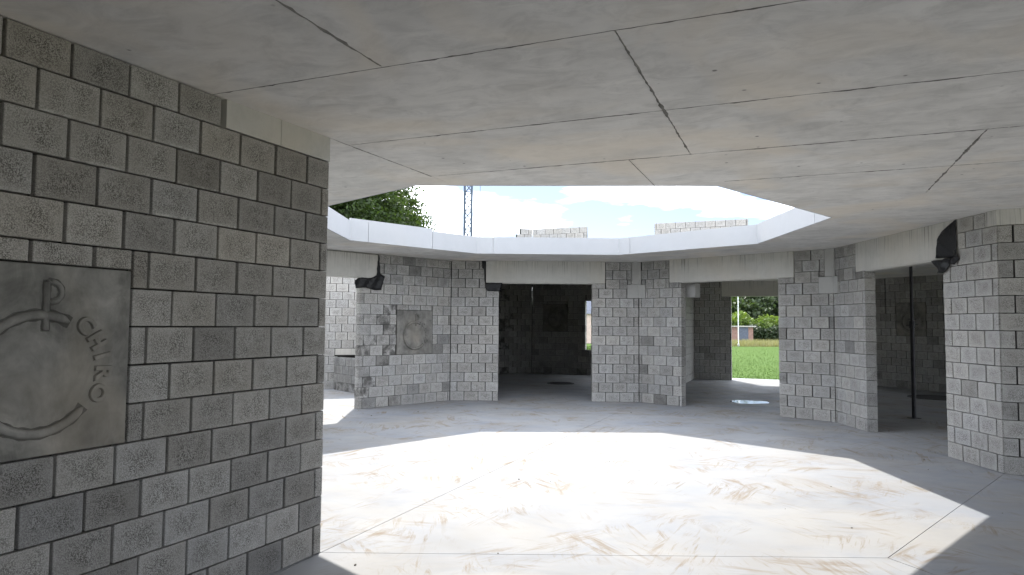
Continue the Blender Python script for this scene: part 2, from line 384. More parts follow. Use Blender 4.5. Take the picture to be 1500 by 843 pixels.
# ------------------------------------------------------------------ roof slab
slab = thing('roof_slab', 'concrete roof slab with octagonal opening to the sky', 'roof', (CX, CY, ZS))
off3 = Matrix.Translation((-CX, -CY, -ZS))
def slab_part(name, polys, z0=ZS, z1=ZT, mat='soffit'):
    bm = bmesh.new()
    for p in polys:
        if len(p) >= 3: prism(p, z0, z1, bm)
    bmesh.ops.transform(bm, matrix=off3, verts=bm.verts)
    return link(name, frommesh(bm, name), mat, slab)
AP = RO * math.cos(math.pi / 8)
def ray(k, r): return CEN + (corner(k) - CEN).normalized() * r
for k in (0, 1, 2, 5, 6):
    q = [OCU[k], ray(k, AP), CEN + RO * dirv(90 - 45 * k), ray(k + 1, AP), OCU[(k + 1) % 8]]
    if k == 5:
        w5 = dirv(245.03); n5 = Vector((-w5.y, w5.x)); q = clip([Vector((-0.3, 6.643)), ray(5, AP) + Vector((1.5, -0.4)), *q[2:], OCU[5]], corner(5) - n5 * 0.003, -n5)
    slab_part('slab_section', [q])
slab_part('slab_section', [[OCU[7], ray(7, R8 + 0.28), ray(8, R8 + 0.28), OCU[0]]])
# planks over the bay where the camera stands: rows run along -22.5 degrees
tdir, sdir = dirv(-22.5), dirv(67.5)
rowsS = [-9.0, -1.9, -0.70, 0.55, 1.78, 3.02, 4.28, 5.47, 6.62, 7.85, 12.0]
cuts = {-1.9: (0.3,), -0.70: (-1.1,), 0.55: (0.6,), 1.78: (-2.0, 1.6), 3.02: (-0.75, 4.1), 4.28: (-0.75, 5.2), 5.47: (-1.245, 1.22), 6.62: (1.22,), 7.85: (), -9.0: (), 12.0: ()}
wa, wb = dirv(245.03), (corner(3) - CEN).normalized()
octv = [CEN + RO * dirv(90 - 45 * k) for k in range(8)]
for i in range(len(rowsS) - 1):
    s0, s1 = rowsS[i], rowsS[i + 1]; ts = [-16.0, *cuts[s0], 16.0]
    for j in range(len(ts) - 1):
        g = 0.0035
        q = [tdir * x + sdir * y for (x, y) in ((ts[j] + g, s0 + g), (ts[j + 1] - g, s0 + g), (ts[j + 1] - g, s1 - g), (ts[j] + g, s1 - g))]
        for k in range(8):
            a, b_ = octv[k], octv[(k + 1) % 8]; d = (b_ - a).normalized(); n = Vector((d.y, -d.x)); q = clip(q, a, n) if q else q
        if q: q = clip(q, corner(5) + Vector((-wa.y, wa.x)) * 0.003, Vector((-wa.y, wa.x)))
        if q: q = clip(q, CEN - Vector((-wb.y, wb.x)) * 0.003, -Vector((-wb.y, wb.x)))
        if not q: continue
        pieces, rest = [], q
        for k in range(8):
            a, b_ = OCU[k], OCU[(k + 1) % 8]; d = (b_ - a).normalized(); nin = Vector((d.y, -d.x))
            p = clip(rest, a, -nin) if rest else []
            if len(p) >= 3: pieces.append(p)
            rest = clip(rest, a, nin) if rest else []
        if pieces: slab_part('plank', pieces)
slab_part('gap_cap', [[ray(5, R8 * 0.75) + Vector((-0.3, 0.1)), ray(5, AP) + Vector((-1.2, 0.5)), octv[4], ray(4, AP), octv[3], ray(3, AP), ray(3, R8 * 0.75), ray(4, R8 * 0.80)]], ZS + 0.03, ZT - 0.02, 'grout')  # mostly unseen dark cap, extended to block light through the plank gaps
# ragged grout beads in the plank joints
def bead(a, b_, w=0.012, drop=0.006):
    a, b_ = Vector(a), Vector(b_); d = (b_ - a); n = max(3, int(d.length / 0.035)); d.normalize(); nn = Vector((-d.y, d.x)); Ln = (b_ - a).length
    bm = bmesh.new(); prev = None; amp = 0
    for i in range(n + 1):
        amp = max(0.30, min(1.0, amp + random.uniform(-0.35, 0.36)))
        p = a + d * (Ln * i / n) + nn * random.gauss(0, 0.0022); ww = w * 0.5 * amp * random.uniform(0.6, 1.2); dz = drop * amp * random.uniform(0.3, 1.0)
        cur = [bm.verts.new((p.x + nn.x * ww, p.y + nn.y * ww, ZS + 0.001)), bm.verts.new((p.x, p.y, ZS - dz)), bm.verts.new((p.x - nn.x * ww, p.y - nn.y * ww, ZS + 0.001))]
        if prev:
            for q in range(2): bm.faces.new((prev[q], cur[q], cur[q + 1], prev[q + 1]))
            bm.faces.new((prev[2], cur[2], cur[0], prev[0]))
        prev = cur
    bmesh.ops.transform(bm, matrix=off3, verts=bm.verts)
    link('joint_grout', frommesh(bm, 'joint_grout'), 'grout', slab)
def ST(t_, s_): return tdir * t_ + sdir * s_
for s_, ta, tb, w in ((3.02, -3.2, 2.2, 0.016), (4.28, -3.1, 3.4, 0.010), (5.47, -3.0, 4.6, 0.012), (6.62, -0.6, 5.2, 0.009), (1.78, -3, 4, 0.014)): bead(ST(ta, s_), ST(tb, s_), w)
for t_, sa, sb, w in ((-2.0, 1.8, 3.0, 0.030), (-0.75, 3.05, 5.40, 0.030), (1.22, 5.5, 7.7, 0.030), (-1.245, 5.5, 6.6, 0.010)): bead(ST(t_, sa), ST(t_, sb), w, 0.012)
bead(corner(5), corner(5) - dirv(245.03) * 1.40, 0.012)
# edge boards round the opening
for k in range(8):
    a, b_ = OCU[k], OCU[(k + 1) % 8]; d = (b_ - a).normalized(); nin = Vector((d.y, -d.x)); Ln = (b_ - a).length
    cutlist = {7: [0, 0.36, 1.72, Ln], 0: [0, 0.33, Ln], 1: [0, 0.27, Ln], 2: [0, Ln - 0.5, Ln]}.get(k, [0, 0.4, Ln])
    for i in range(len(cutlist) - 1):
        x0, x1 = cutlist[i] + 0.004, cutlist[i + 1] - 0.004
        p0, p1 = a + d * x0, a + d * x1; thk = 0.018 + random.uniform(0, 0.003)
        tz = ZT + 0.004 + (0.045 if (k == 7 and i < 2) else random.uniform(-0.004, 0.004))
        slab_part('edge_board', [[p0, p1, p1 + nin * thk, p0 + nin * thk]], ZS + 0.002, tz, 'fascia')

# ------------------------------------------------------------------ emblem panels
GLYPH = {}
def glyph(ch, size, groove=False):
    if (ch, size, groove) in GLYPH: return GLYPH[(ch, size, groove)]
    cu = bpy.data.curves.new('letter', 'FONT'); cu.body = ch; cu.size = size; cu.align_x = 'CENTER'; cu.align_y = 'CENTER'
    cu.extrude = 0.0052 if groove else 0.017; cu.bevel_depth = 0.0 if groove else 0.0035; cu.bevel_resolution = 2; cu.offset = 0.0075 if groove else 0.0022; cu.resolution_u = 6
    o = bpy.data.objects.new('tmp', cu); COL.objects.link(o); bpy.context.view_layer.update()
    me = bpy.data.meshes.new_from_object(o.evaluated_get(bpy.context.evaluated_depsgraph_get()))
    bpy.data.objects.remove(o); bpy.data.curves.remove(cu); me.materials.clear(); me.materials.append(MATS['groove' if groove else 'panel']); GLYPH[(ch, size, groove)] = me
    return me
def arc_tube(cx, cz, r, a0, a1, rt, n=48):
    bm = bmesh.new(); prev = None; seg = 8
    for i in range(n + 1):
        a = rad(a0 + (a1 - a0) * i / n); c = Vector((cx + r * math.cos(a), 0, cz + r * math.sin(a))); out = Vector((math.cos(a), 0, math.sin(a)))
        end = min(i, n - i); rr = rt * (0.35 if end == 0 else 0.85 if end == 1 else 1)
        cur = [bm.verts.new(c + out * rr * math.cos(2 * math.pi * s / seg) + Vector((0, -rr * math.sin(2 * math.pi * s / seg), 0))) for s in range(seg)]
        if prev:
            for s in range(seg): bm.faces.new((prev[s], prev[(s + 1) % seg], cur[(s + 1) % seg], cur[s]))
        else: bm.faces.new(cur)
        prev = cur
    bm.faces.new(prev[::-1]); return frommesh(bm, 'ring', True)
def bar(a, b_, rt):
    bm = bmesh.new(); bm_tube(bm, (a[0], 0, a[1]), (b_[0], 0, b_[1]), rt, 10); return bm
def emblem(root, P0, ang, tcen, zmid, face, right, w=0.9, h=0.894, detail=True):
    """panel set flush into a run; `right` = +1 when the viewer's right is along the run"""
    e = dirv(ang); nrm = Vector((-e.y, e.x)) * face
    xr = e * right
    M = Matrix(((xr.x, -nrm.x, 0, 0), (xr.y, -nrm.y, 0, 0), (0, 0, 1, 0), (0, 0, 0, 1)))
    p = P0 + e * tcen
    bm = bmesh.new(); bm_box(bm, (0, 0.036, 0), (w - 0.012, 0.08, h - 0.010), 0, 0.004)
    # flat dark outlines laid round ring and letters stand in for grooves
    pan = link('emblem_panel', frommesh(bm, 'emblem_panel'), 'panel', root)
    pan.matrix_local = Matrix.Translation((p.x - root.location.x, p.y - root.location.y, zmid)) @ M
    k = w / 0.9; ox, oz = -0.45 * k, -0.447 * k
    def add(name, me): 
        o = link(name, me, 'panel', pan); return o
    rc = (0.45 * k + ox, 0.383 * k + oz)
    r_ = add('ring', arc_tube(rc[0], rc[1], 0.272 * k, 61, 321, 0.022 * k)); r_.location = (0, -0.004, 0)
    bm = bar((0.472 * k + ox, 0.585 * k + oz), (0.470 * k + ox, 0.808 * k + oz), 0.014 * k)
    m1 = arc_tube(0.492 * k + ox, 0.763 * k + oz, 0.047 * k, -105, 105, 0.0125 * k, 20); bm.from_mesh(m1); bpy.data.meshes.remove(m1)
    for (a, b_) in (((0.472, 0.8075), (0.484, 0.8085)), ((0.472, 0.7175), (0.484, 0.7175))):
        bm2 = bar((a[0] * k + ox, a[1] * k + oz), (b_[0] * k + ox, b_[1] * k + oz), 0.012 * k); m2 = frommesh(bm2, 'x'); bm.from_mesh(m2); bpy.data.meshes.remove(m2)
    s_ = add('letter', frommesh(bm, 'letter', True)); s_.location = (0, -0.006, 0)
    def strip(path, hw_):
        bm = bmesh.new(); prev = None
        for i, (x, z) in enumerate(path):
            x2, z2 = path[min(i + 1, len(path) - 1)]; x1, z1 = path[max(i - 1, 0)]; d = Vector((x2 - x1, z2 - z1)).normalized()
            w_ = hw_ * (1 + 0.12 * math.sin(i * 1.7))
            cur = [bm.verts.new((x - d.y * w_, -0.0046, z + d.x * w_)), bm.verts.new((x + d.y * w_, -0.0046, z - d.x * w_))]
            if prev: bm.faces.new((prev[0], prev[1], cur[1], cur[0]))
            prev = cur
        return frommesh(bm, 'groove')
    o = link('groove', strip([(rc[0] + 0.272 * k * math.cos(rad(60 + 262 * i / 60)), rc[1] + 0.272 * k * math.sin(rad(60 + 262 * i / 60))) for i in range(61)], 0.0285 * k), 'groove', pan)
    o = link('groove', strip([(0.472 * k + ox, (0.578 + 0.24 * i / 10) * k + oz) for i in range(11)], 0.020 * k), 'groove', pan); o.location.y = -0.0002
    o = link('groove', strip([((0.492 + 0.047 * math.cos(rad(-105 + 210 * i / 20))) * k + ox, (0.763 + 0.047 * math.sin(rad(-105 + 210 * i / 20))) * k + oz) for i in range(21)], 0.0185 * k), 'groove', pan); o.location.y = -0.0004
    for ch, a in zip('CCHHIIRROO', (47, 47, 29, 29, 13.5, 13.5, -1.5, -1.5, -21, -21)):
        isg = bool(pan.get('flip', 0)); pan['flip'] = 0 if isg else 1
        o = link('groove' if isg else 'letter', glyph(ch, round(0.108 * k, 4), isg), None, pan)
        rr = 0.303 * k
        o.matrix_local = Matrix.Translation((rc[0] + rr * math.cos(rad(a)), 0, rc[1] + rr * math.sin(rad(a)))) @ Matrix.Rotation(rad(90), 4, 'X') @ Matrix.Rotation(rad(a - 90), 4, 'Z')
    del pan['flip']
    return pan

# ------------------------------------------------------------------ inner piers
HX = 9.0
def lime_top(t_, z_): return 0.9 if z_ > 2.7 else 0.15
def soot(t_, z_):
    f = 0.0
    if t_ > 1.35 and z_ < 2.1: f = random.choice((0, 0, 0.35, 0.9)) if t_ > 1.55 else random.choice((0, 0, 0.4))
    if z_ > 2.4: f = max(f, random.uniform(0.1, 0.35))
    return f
def darker_top(t_, z_): return random.uniform(0.05, 0.35) if z_ > 2.4 else (0.25 if random.random() < 0.06 else 0.0)  # blocks darker in the upper courses, a few at random below

# C0: pier with emblem and rounded sooty end
c = corner(0); pier0 = wall_thing('bent grey block wall with emblem panel and soot-stained rounded end', c)
aL, aR = angof(c, corner(7)), angof(c, corner(1))
run(pier0, c, aL, 2.254, +1, j0=0.06, inlay=[(0.49, 1.395, 1.0, 1.895)], holes=[(1.85, HX, 2.52, HX)], rnd_end=1, dark=0.1, stain=soot, lime=lime_top, top=ZS)
emblem(pier0, c, aL, 0.9425, 1.4475, +1, -1)
run(pier0, c, aR, 1.03, -1, j0=0.0, holes=[(0.737, HX, 2.52, HX)], dark=0.05, stain=darker_top, lime=lime_top, top=ZS)

def corner_post(root, k, a_l, a_r):
    """bent concrete post with a wider pad under it, at a re-entrant corner"""
    cc = corner(k); el, er = dirv(a_l), dirv(a_r); nl = Vector((el.y, -el.x)); 
    inw = (CEN - cc).normalized()
    for nm, l0, r0, za, zb, pr in (('corner_post', 0.142, 0.055, 2.50, ZS, 0.006), ('pad', 0.245, 0.165, 2.205, 2.495, 0.009)):
        pts = [cc + el * l0, cc, cc + er * r0]
        front = [p + inw * pr for p in pts]; back = [p - inw * 0.12 for p in pts][::-1]
        bm = prism([Vector((p.x - root.location.x, p.y - root.location.y)) for p in front + back], za, zb)
        link(nm, frommesh(bm, nm), 'post', root)
def post_holes(x): return [(-1, x[0], 2.5, HX), (-1, x[1], 2.2, 2.5)]
c = corner(1); pier1 = wall_thing('bent grey block pier with concrete corner post, beside the doorway to the lawn', c)
aL, aR = angof(c, corner(0)), angof(c, corner(2))
run(pier1, c, aL, 1.006, +1, j0=0.106, holes=[(0.713, HX, 2.515, HX)] + post_holes((0.142, 0.245)), dark=0.06, stain=darker_top, lime=lime_top, top=ZS)
run(pier1, c, aR, 1.036, -1, j0=0.07, holes=[(0.747, HX, 2.515, HX)] + post_holes((0.055, 0.165)), dark=0.06, stain=darker_top, lime=lime_top, top=ZS)
corner_post(pier1, 1, aL, aR)
c = corner(2); pier2 = wall_thing('bent grey block pier with concrete corner post, between lawn doorway and steel prop', c)
aL, aR = angof(c, corner(1)), angof(c, corner(3))
run(pier2, c, aL, 0.985, +1, j0=0.085, holes=[(0.68, HX, 2.51, HX)] + post_holes((0.142, 0.245)), dark=0.06, stain=darker_top, lime=lime_top, top=ZS)
run(pier2, c, aR, 1.05, -1, j0=0.07, holes=[(0.77, HX, 2.52, HX)] + post_holes((0.055, 0.165)), dark=0.06, stain=darker_top, lime=lime_top, top=ZS)
corner_post(pier2, 2, aL, aR)
# C3: convex pier, outer wing runs off to the right
c = corner(3); pier3 = wall_thing('block pier toned paler on its lit face and darker on its side wing, under black membrane', c)
aL = angof(c, corner(2))
run(pier3, c, aL, 1.0, +1, j0=0.1, holes=[(0.70, HX, 2.5, HX), (-1, 0.19, 2.80, HX)], dark=0.03, bright=(0.95, 1.12), lime=lime_top, top=ZS)  # lighter blocks: light off the sunlit floor put into the tone
run(pier3, c, -30.0, 6.6, -1, j0=0.0, holes=[(-1, 2.2, 2.80, HX)], vis=[(0, 2.6, 0, 3)], dark=0.3, dark_to=0.75, bright=(0.86, 0.98), lime=lime_top, top=ZS)  # wing blocks toned darker for the face turned from the light
bm = bmesh.new(); e_ = dirv(-30); l_ = dirv(aL)
prism([Vector(p) for p in (l_ * 0.185, Vector((0, 0)), e_ * 2.19, e_ * 2.19 + Vector((0.08, 0.14)), Vector((0.15, 0.08)), l_ * 0.185 + Vector((0.15, 0)))], 2.803, ZS, bm)
link('ring_beam', frommesh(bm, 'ring_beam'), 'lintel', pier3)
# C5: the long radial wall on the camera's left
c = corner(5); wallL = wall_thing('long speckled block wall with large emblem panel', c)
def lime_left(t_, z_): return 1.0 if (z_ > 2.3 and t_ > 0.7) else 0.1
run(wallL, c, 245.03, 8.0, +1, j0=0.08, inlay=[(1.525, 2.43, 1.0, 1.894)], holes=[(-1, 0.952, 2.803, HX)], vis=[(0, 3.7, 0, 3)], dark=0.25, dark_to=0.72, bright=(0.64, 0.82), lime=lime_left, top=ZS, core_in=0.025, warm=0.62)  # darker, dirtier blocks; tone also lowered to offset light from the open bay
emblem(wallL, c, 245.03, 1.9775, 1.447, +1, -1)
e_ = dirv(245.03); n_ = Vector((-e_.y, e_.x))
for (t0, t1) in ((0.002, 0.49), (0.494, 0.948)):
    bm = prism([e_ * t0 + n_ * 0.002, e_ * t1 + n_ * 0.002, e_ * t1 - n_ * TH, e_ * t0 - n_ * TH], 2.805, ZS)
    link('bearing_pad', frommesh(bm, 'bearing_pad'), 'pad', wallL)
run(wallL, c, angof(c, corner(6)), 1.0, -1, j0=0.1, vis=[], top=ZS, core_in=0.03)
# hidden piers at C6 and C7
for k, la in ((6, 'plain grey block pier on the far side of the emblem wall'), (7, 'plain grey block pier beside the unroofed passage')):
    c = corner(k); p = wall_thing(la, c)
    run(p, c, angof(c, corner(k - 1)), 1.0, +1 if True else -1, j0=0.1, vis=[], top=ZS)
    run(p, c, angof(c, corner((k + 1) % 8)), 0.72, -1, j0=0.07, vis=[], top=ZS)

for p_, k in ((pier0, 0), (pier1, 1), (pier2, 2)): wedge(p_, corner(k), [(0, ZS - 0.01)], (corner(k) - CEN).normalized())
# ------------------------------------------------------------------ lintels
def lintel(P0, ang, t0, t1, z0, z1, face, label, th=0.19, proud=0.004, ledge=True):
    e = dirv(ang); nrm = Vector((-e.y, e.x)) * face; m = P0 + e * (t0 + t1) / 2; zm = (z0 + z1) / 2
    bm = bmesh.new(); Ln = t1 - t0 - 0.012
    bm_box(bm, (0, 0, 0), (Ln, th, z1 - z0), 0, 0.006)
    if ledge: bm_box(bm, (0, 0.0, -(z1 - z0) / 2 - 0.006), (Ln - 0.55, th - 0.03, 0.016))
    o = link('concrete_lintel', frommesh(bm, 'concrete_lintel'), 'lintel')
    p = m - nrm * (th / 2 - proud); o.location = (p.x, p.y, zm); o.rotation_euler = (0, 0, rad(ang))
    return tag(o, label, 'lintel', kind='thing')
c0, c1, c2, c3 = corner(0), corner(1), corner(2), corner(3)
lintel(c0, angof(c0, c1), 0.737, 3.304, 2.515, ZS, -1, 'streaked concrete lintel over opening to dark room with emblem')
lintel(c1, angof(c1, c2), 0.747, 3.337, 2.512, ZS, -1, 'streaked concrete lintel over opening that looks onto the lawn')
lintel(c2, angof(c2, c3), 0.77, 3.31, 2.515, ZS, -1, 'streaked concrete lintel over opening with steel prop')
lintel(c0, angof(c0, corner(7)), 1.852, 3.30, 2.505, ZS - 0.02, +1, 'streaked concrete lintel ending at the black membrane above the sooty rounded wall')

# ------------------------------------------------------------------ outer walls and rooms
o0, o1, o2, o3, o4, o5, om1 = outer(0), outer(1), outer(2), outer(3), outer(4), outer(5), outer(-1)
Ledge = (o1 - o0).length
aE = angof(o0, o1)
wF = wall_thing('dark outer block wall with emblem, tall window and doorway to the lawn', o0)
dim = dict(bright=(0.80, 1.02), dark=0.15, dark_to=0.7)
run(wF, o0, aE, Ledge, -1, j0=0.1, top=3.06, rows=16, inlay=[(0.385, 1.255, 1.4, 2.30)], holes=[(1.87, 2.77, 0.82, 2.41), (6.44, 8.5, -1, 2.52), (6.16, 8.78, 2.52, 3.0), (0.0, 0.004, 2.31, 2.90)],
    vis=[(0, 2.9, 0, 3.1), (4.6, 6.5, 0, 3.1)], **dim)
emblem(wF, o0, aE, 0.82, 1.8525, -1, +1, w=0.87)
lintel(o0, aE, 6.16, 8.78, 2.52, 3.0, -1, 'grey concrete lintel above the doorway to the lawn', ledge=False)
run(wF, o0, aE, 1.9, -1, z0=3.065, rows=9, j0=0.15, vis=[(0, 2, 4.2, 5)], bright=(0.68, 0.78), warm=0.0, core_in=0.0)
e_ = dirv(aE)
run(wF, o0 + e_ * 4.12, aE, 2.83, -1, z0=3.065, rows=9, j0=0.07, vis=[(0, 3, 4.2, 5)], bright=(0.68, 0.78), warm=0.0, core_in=0.02)
wG = wall_thing('dark block wall at the back of the emblem room, meeting it at a light slit', om1)
aG = angof(om1, o0)
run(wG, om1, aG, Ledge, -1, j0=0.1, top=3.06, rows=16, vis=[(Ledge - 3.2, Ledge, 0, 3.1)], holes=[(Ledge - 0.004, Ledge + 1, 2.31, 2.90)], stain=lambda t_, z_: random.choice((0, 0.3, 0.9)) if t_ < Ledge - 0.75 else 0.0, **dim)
e_ = dirv(aG)
run(wG, o0 - e_ * 0.56, aG, 0.56, -1, z0=3.065, rows=8, j0=0.11, vis=[(0, 3, 4.2, 5)], bright=(0.68, 0.78), warm=0.0)
run(wG, o0 - e_ * 0.42, aG, 0.42, -1, z0=4.665, rows=1, j0=0.27, bright=(0.68, 0.78), warm=0.0)
wR = wall_thing('dark block wall with emblem and light slit behind the steel prop', o1)
aH = angof(o1, o2)
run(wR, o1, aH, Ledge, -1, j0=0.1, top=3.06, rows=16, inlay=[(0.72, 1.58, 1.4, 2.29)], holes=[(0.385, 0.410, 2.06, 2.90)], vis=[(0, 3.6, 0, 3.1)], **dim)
emblem(wR, o1, aH, 1.15, 1.845, -1, +1, w=0.86)
for a, b_, la in ((o4, o5, 'plain outer block wall closing the bay at the end of the emblem wall'),):
    w_ = wall_thing(la, a); run(w_, a, angof(a, b_), Ledge, -1, vis=[], top=3.06, rows=16)
wedge(wF, o0, [(0, 2.31), (2.90, 3.06)], (o0 - CEN).normalized(), 0.34)
bm = bmesh.new(); bm_box(bm, (0.033, 0.07, 2.6), (0.06, 0.05, 0.62)); bm_box(bm, (-0.030, 0.07, 2.6), (0.06, 0.05, 0.62)); link('slit_mask', frommesh(bm, 'slit_mask'), 'mortar', wF); wedge(wR, o1, [(0, 3.06)], (o1 - CEN).normalized(), 0.34)  # unseen bars added behind the slit to narrow and dim its light
# radial partition walls
for k, la in ((0, 'plain block partition between the emblem room and the unroofed passage'), (1, 'plain block partition between the emblem room and the doorway passage')):
    c = corner(k); a = angof(CEN, c); p0 = c + dirv(a) * 0.2
    w_ = wall_thing(la, p0); run(w_, p0, a, (AP - R8) - 0.25, +1, vis=[], top=ZS)
# beige padstone behind the doorway pier
q = corner(1) + dirv(angof(corner(1), corner(2))) * 1.06 + (corner(1) - CEN).normalized() * 0.36
bm = bmesh.new(); bm_box(bm, (q.x + 0.08 - corner(1).x, q.y - corner(1).y, 2.355), (0.40, 0.20, 0.29), rad(-45), 0.004); link('padstone', frommesh(bm, 'padstone'), 'post', pier1)
# block wall in the unroofed passage, with its low hearth wall
pA = Vector((-4.5, 16.93)); aT = 22.5; eT = dirv(aT)
wT = wall_thing('pale block wall out in the open air behind the low wall', pA)
run(wT, pA - eT * 2.4, aT, 4.6, -1, j0=0.15, rows=15, inlay=[(2.55, 3.65, 0.83, 0.99), (2.62, 3.60, 0.4, 0.83)], bright=(0.98, 1.14), vis=[(1.7, 3.8, 0, 3)])
lintel(pA - eT * 2.4, aT, 2.55, 3.65, 0.83, 0.99, -1, 'short concrete beam above the dark niche', ledge=False)
pB = Vector((-4.33, 16.80)); aB = angof(pB, Vector((-3.54, 15.91)))
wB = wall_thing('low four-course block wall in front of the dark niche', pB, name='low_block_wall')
run(wB, pB, aB, 1.5, -1, j0=0.12, rows=4, bright=(0.5, 0.66), stain=lambda t_, z_: 0.9 if z_ < 0.2 else 0.3)  # bright and upper stain put shade into the blocks; bottom course sooty

# ------------------------------------------------------------------ black damp-proof membranes
def sheet(root, P0, ang, face, pts, off, thick=0.006, crumple=0.006, sub=5):
    """a folded plastic sheet; pts in (t, z) along a wall, standing `off` in front of it"""
    e = dirv(ang); nrm = Vector((-e.y, e.x)) * face
    bm = bmesh.new(); f = bm.faces.new([bm.verts.new((t_, 0, z_)) for (t_, z_) in pts])
    bmesh.ops.triangulate(bm, faces=[f]); bmesh.ops.subdivide_edges(bm, edges=bm.edges, cuts=sub, use_grid_fill=True)
    for vv in bm.verts:
        vv.co.y = off + crumple * (math.sin(vv.co.x * 31 + vv.co.z * 17) + math.sin(vv.co.z * 43 - vv.co.x * 23 + 1.3) + 1.0)
    r = bmesh.ops.extrude_face_region(bm, geom=list(bm.faces)); 
    for vv in [g for g in r['geom'] if isinstance(g, bmesh.types.BMVert)]: vv.co.y -= thick
    for vv in bm.verts:
        p = P0 + e * vv.co.x + nrm * vv.co.y; vv.co = Vector((p.x - root.location.x, p.y - root.location.y, vv.co.z - root.location.z))
    return link('fold', frommesh(bm, 'fold', True), 'membrane', root)
def memb(label, P0, ang, t_, z_):
    p = P0 + dirv(ang) * t_; return thing('plastic_membrane', label, 'plastic sheet', (p.x, p.y, z_), 0)
a32 = angof(c3, c2)
mb = memb('black plastic membrane hanging over the lintel end beside the pale pier', c3, a32, 0.9, 2.5)
sheet(mb, c3, a32, +1, [(0.700, 2.975), (0.735, 2.972), (0.813, 2.935), (0.90, 2.90), (0.996, 2.858), (1.055, 2.815), (1.09, 2.760), (1.108, 2.68), (1.124, 2.53), (0.70, 2.50)], 0.012, crumple=0.003)
sheet(mb, c3, a32, +1, [(1.16, 2.50), (0.755, 2.50), (0.80, 2.45), (0.87, 2.36), (0.96, 2.325), (1.03, 2.33), (1.10, 2.42)], 0.03, crumple=0.012)
sheet(mb, c3, a32, +1, [(0.735, 2.56), (0.70, 2.60), (0.655, 2.565), (0.648, 2.48), (0.70, 2.415), (0.80, 2.43), (0.775, 2.46)], 0.02, crumple=0.014)
a07 = angof(c0, corner(7))
mb = memb('torn black plastic membrane under the lintel at the sooty rounded wall', c0, a07, 2.0, 2.3)
sheet(mb, c0, a07, +1, [(1.858, 2.955), (1.838, 2.955), (1.815, 2.60), (1.715, 2.545), (1.80, 2.515), (1.785, 2.275), (1.94, 2.27), (2.15, 2.31), (2.36, 2.285), (2.385, 2.44), (2.285, 2.49), (2.02, 2.497), (1.90, 2.56)], 0.012, crumple=0.008)
a01 = angof(c0, c1)
mb = memb('black plastic membrane folded under the lintel end between emblem wall and dark room', c0, a01, 0.9, 2.4)
sheet(mb, c0, a01, -1, [(0.655, 2.975), (0.735, 2.975), (0.728, 2.50), (0.712, 2.56), (0.70, 2.80), (0.66, 2.83)], 0.008, crumple=0.003)
sheet(mb, c0, a01, -1, [(0.735, 2.508), (1.10, 2.508), (1.07, 2.42), (1.06, 2.325), (0.78, 2.335), (0.745, 2.40)], 0.014, crumple=0.006)

# ------------------------------------------------------------------ steel prop, drains, puddle, crumbs
prop = thing('steel_prop', 'black adjustable steel prop standing between floor and roof', 'prop', (7.25, 12.42, 0))
def tube_part(name, a, b_, r, root, mat, seg=14):
    bm = bmesh.new(); bm_tube(bm, a, b_, r, seg); return link(name, frommesh(bm, name), mat, root)
tube_part('outer_tube', (0, 0, 0.008), (0, 0, 1.75), 0.036, prop, 'steel_dark')
tube_part('inner_tube', (0, 0, 1.70), (0, 0, ZS - 0.008), 0.028, prop, 'steel_dark')
col_ = tube_part('collar', (0, 0, 1.62), (0, 0, 1.74), 0.050, prop, 'steel_dark')
tube_part('handle', (-0.11, 0, 1.66), (0.11, 0, 1.69), 0.008, col_, 'steel_dark', 6)
tube_part('pin', (-0.07, 0.0, 1.78), (0.07, 0.0, 1.78), 0.007, prop, 'steel_dark', 6)
for nm, z_ in (('base_plate', 0.004), ('head_plate', ZS - 0.004)):
    bm = bmesh.new(); bm_box(bm, (0, 0, z_), (0.16, 0.16, 0.008), 0.4); link(nm, frommesh(bm, nm), 'steel_dark', prop)
def drain(x, y, r, label):
    d = thing('drain_cover', label, 'drain', (x, y, 0))
    bm = bmesh.new(); bm_tube(bm, (0, 0, 0.0005), (0, 0, 0.012), r, 40, r * 0.985); link('cover', frommesh(bm, 'cover'), 'drain_black', d)
    bm = bmesh.new()
    for i in range(-3, 4):
        y_ = i * r * 0.24; hl = math.sqrt(r * r - y_ * y_) * 0.82; bm_box(bm, (0, y_, 0.014), (hl * 2, 0.02, 0.005))
    link('tread', frommesh(bm, 'tread'), 'drain_black', d)
drain(1.37, 19.12, 0.38, 'round black cover on the floor of the dark room with the window')
drain(9.9, 16.05, 0.60, 'wide black cover on the floor behind the steel prop')
def blob(name, cx, cy, rx, ry, z0, z1, mat, ang=0.0, n=40, wob=0.28):
    pts = []; ph = [random.uniform(0, 6.28) for _ in range(4)]
    for i in range(n):
        a = 2 * math.pi * i / n; k = 1 + wob * (0.5 * math.sin(2 * a + ph[0]) + 0.3 * math.sin(3 * a + ph[1]) + 0.25 * math.sin(5 * a + ph[2]))
        x, y = rx * k * math.cos(a), ry * k * math.sin(a); pts.append((x * math.cos(ang) - y * math.sin(ang), x * math.sin(ang) + y * math.cos(ang)))
    o = link(name, frommesh(prism(pts, z0, z1), name), mat); o.location = (cx, cy, 0); return o
tag(blob('puddle', 5.12, 14.83, 0.46, 0.30, 0.0002, 0.002, 'water'), 'shallow puddle reflecting daylight on the floor of the doorway passage', 'puddle')
bm = bmesh.new()
for i in range(26):
    a, r = random.uniform(0, 6.283), 5.4 * math.sqrt(random.random()); x, y = CX + r * math.cos(a), CY + r * math.sin(a) * 1.05
    s = random.choice((0.004, 0.005, 0.006, 0.009))
    M = Matrix.Translation((x, y, s * 0.4)) @ Matrix.Rotation(random.uniform(0, 3), 4, 'Z') @ Matrix.Diagonal((s * random.uniform(0.8, 2), s, s * 0.7, 1))
    bmesh.ops.create_icosphere(bm, subdivisions=1, radius=1.0, matrix=M)
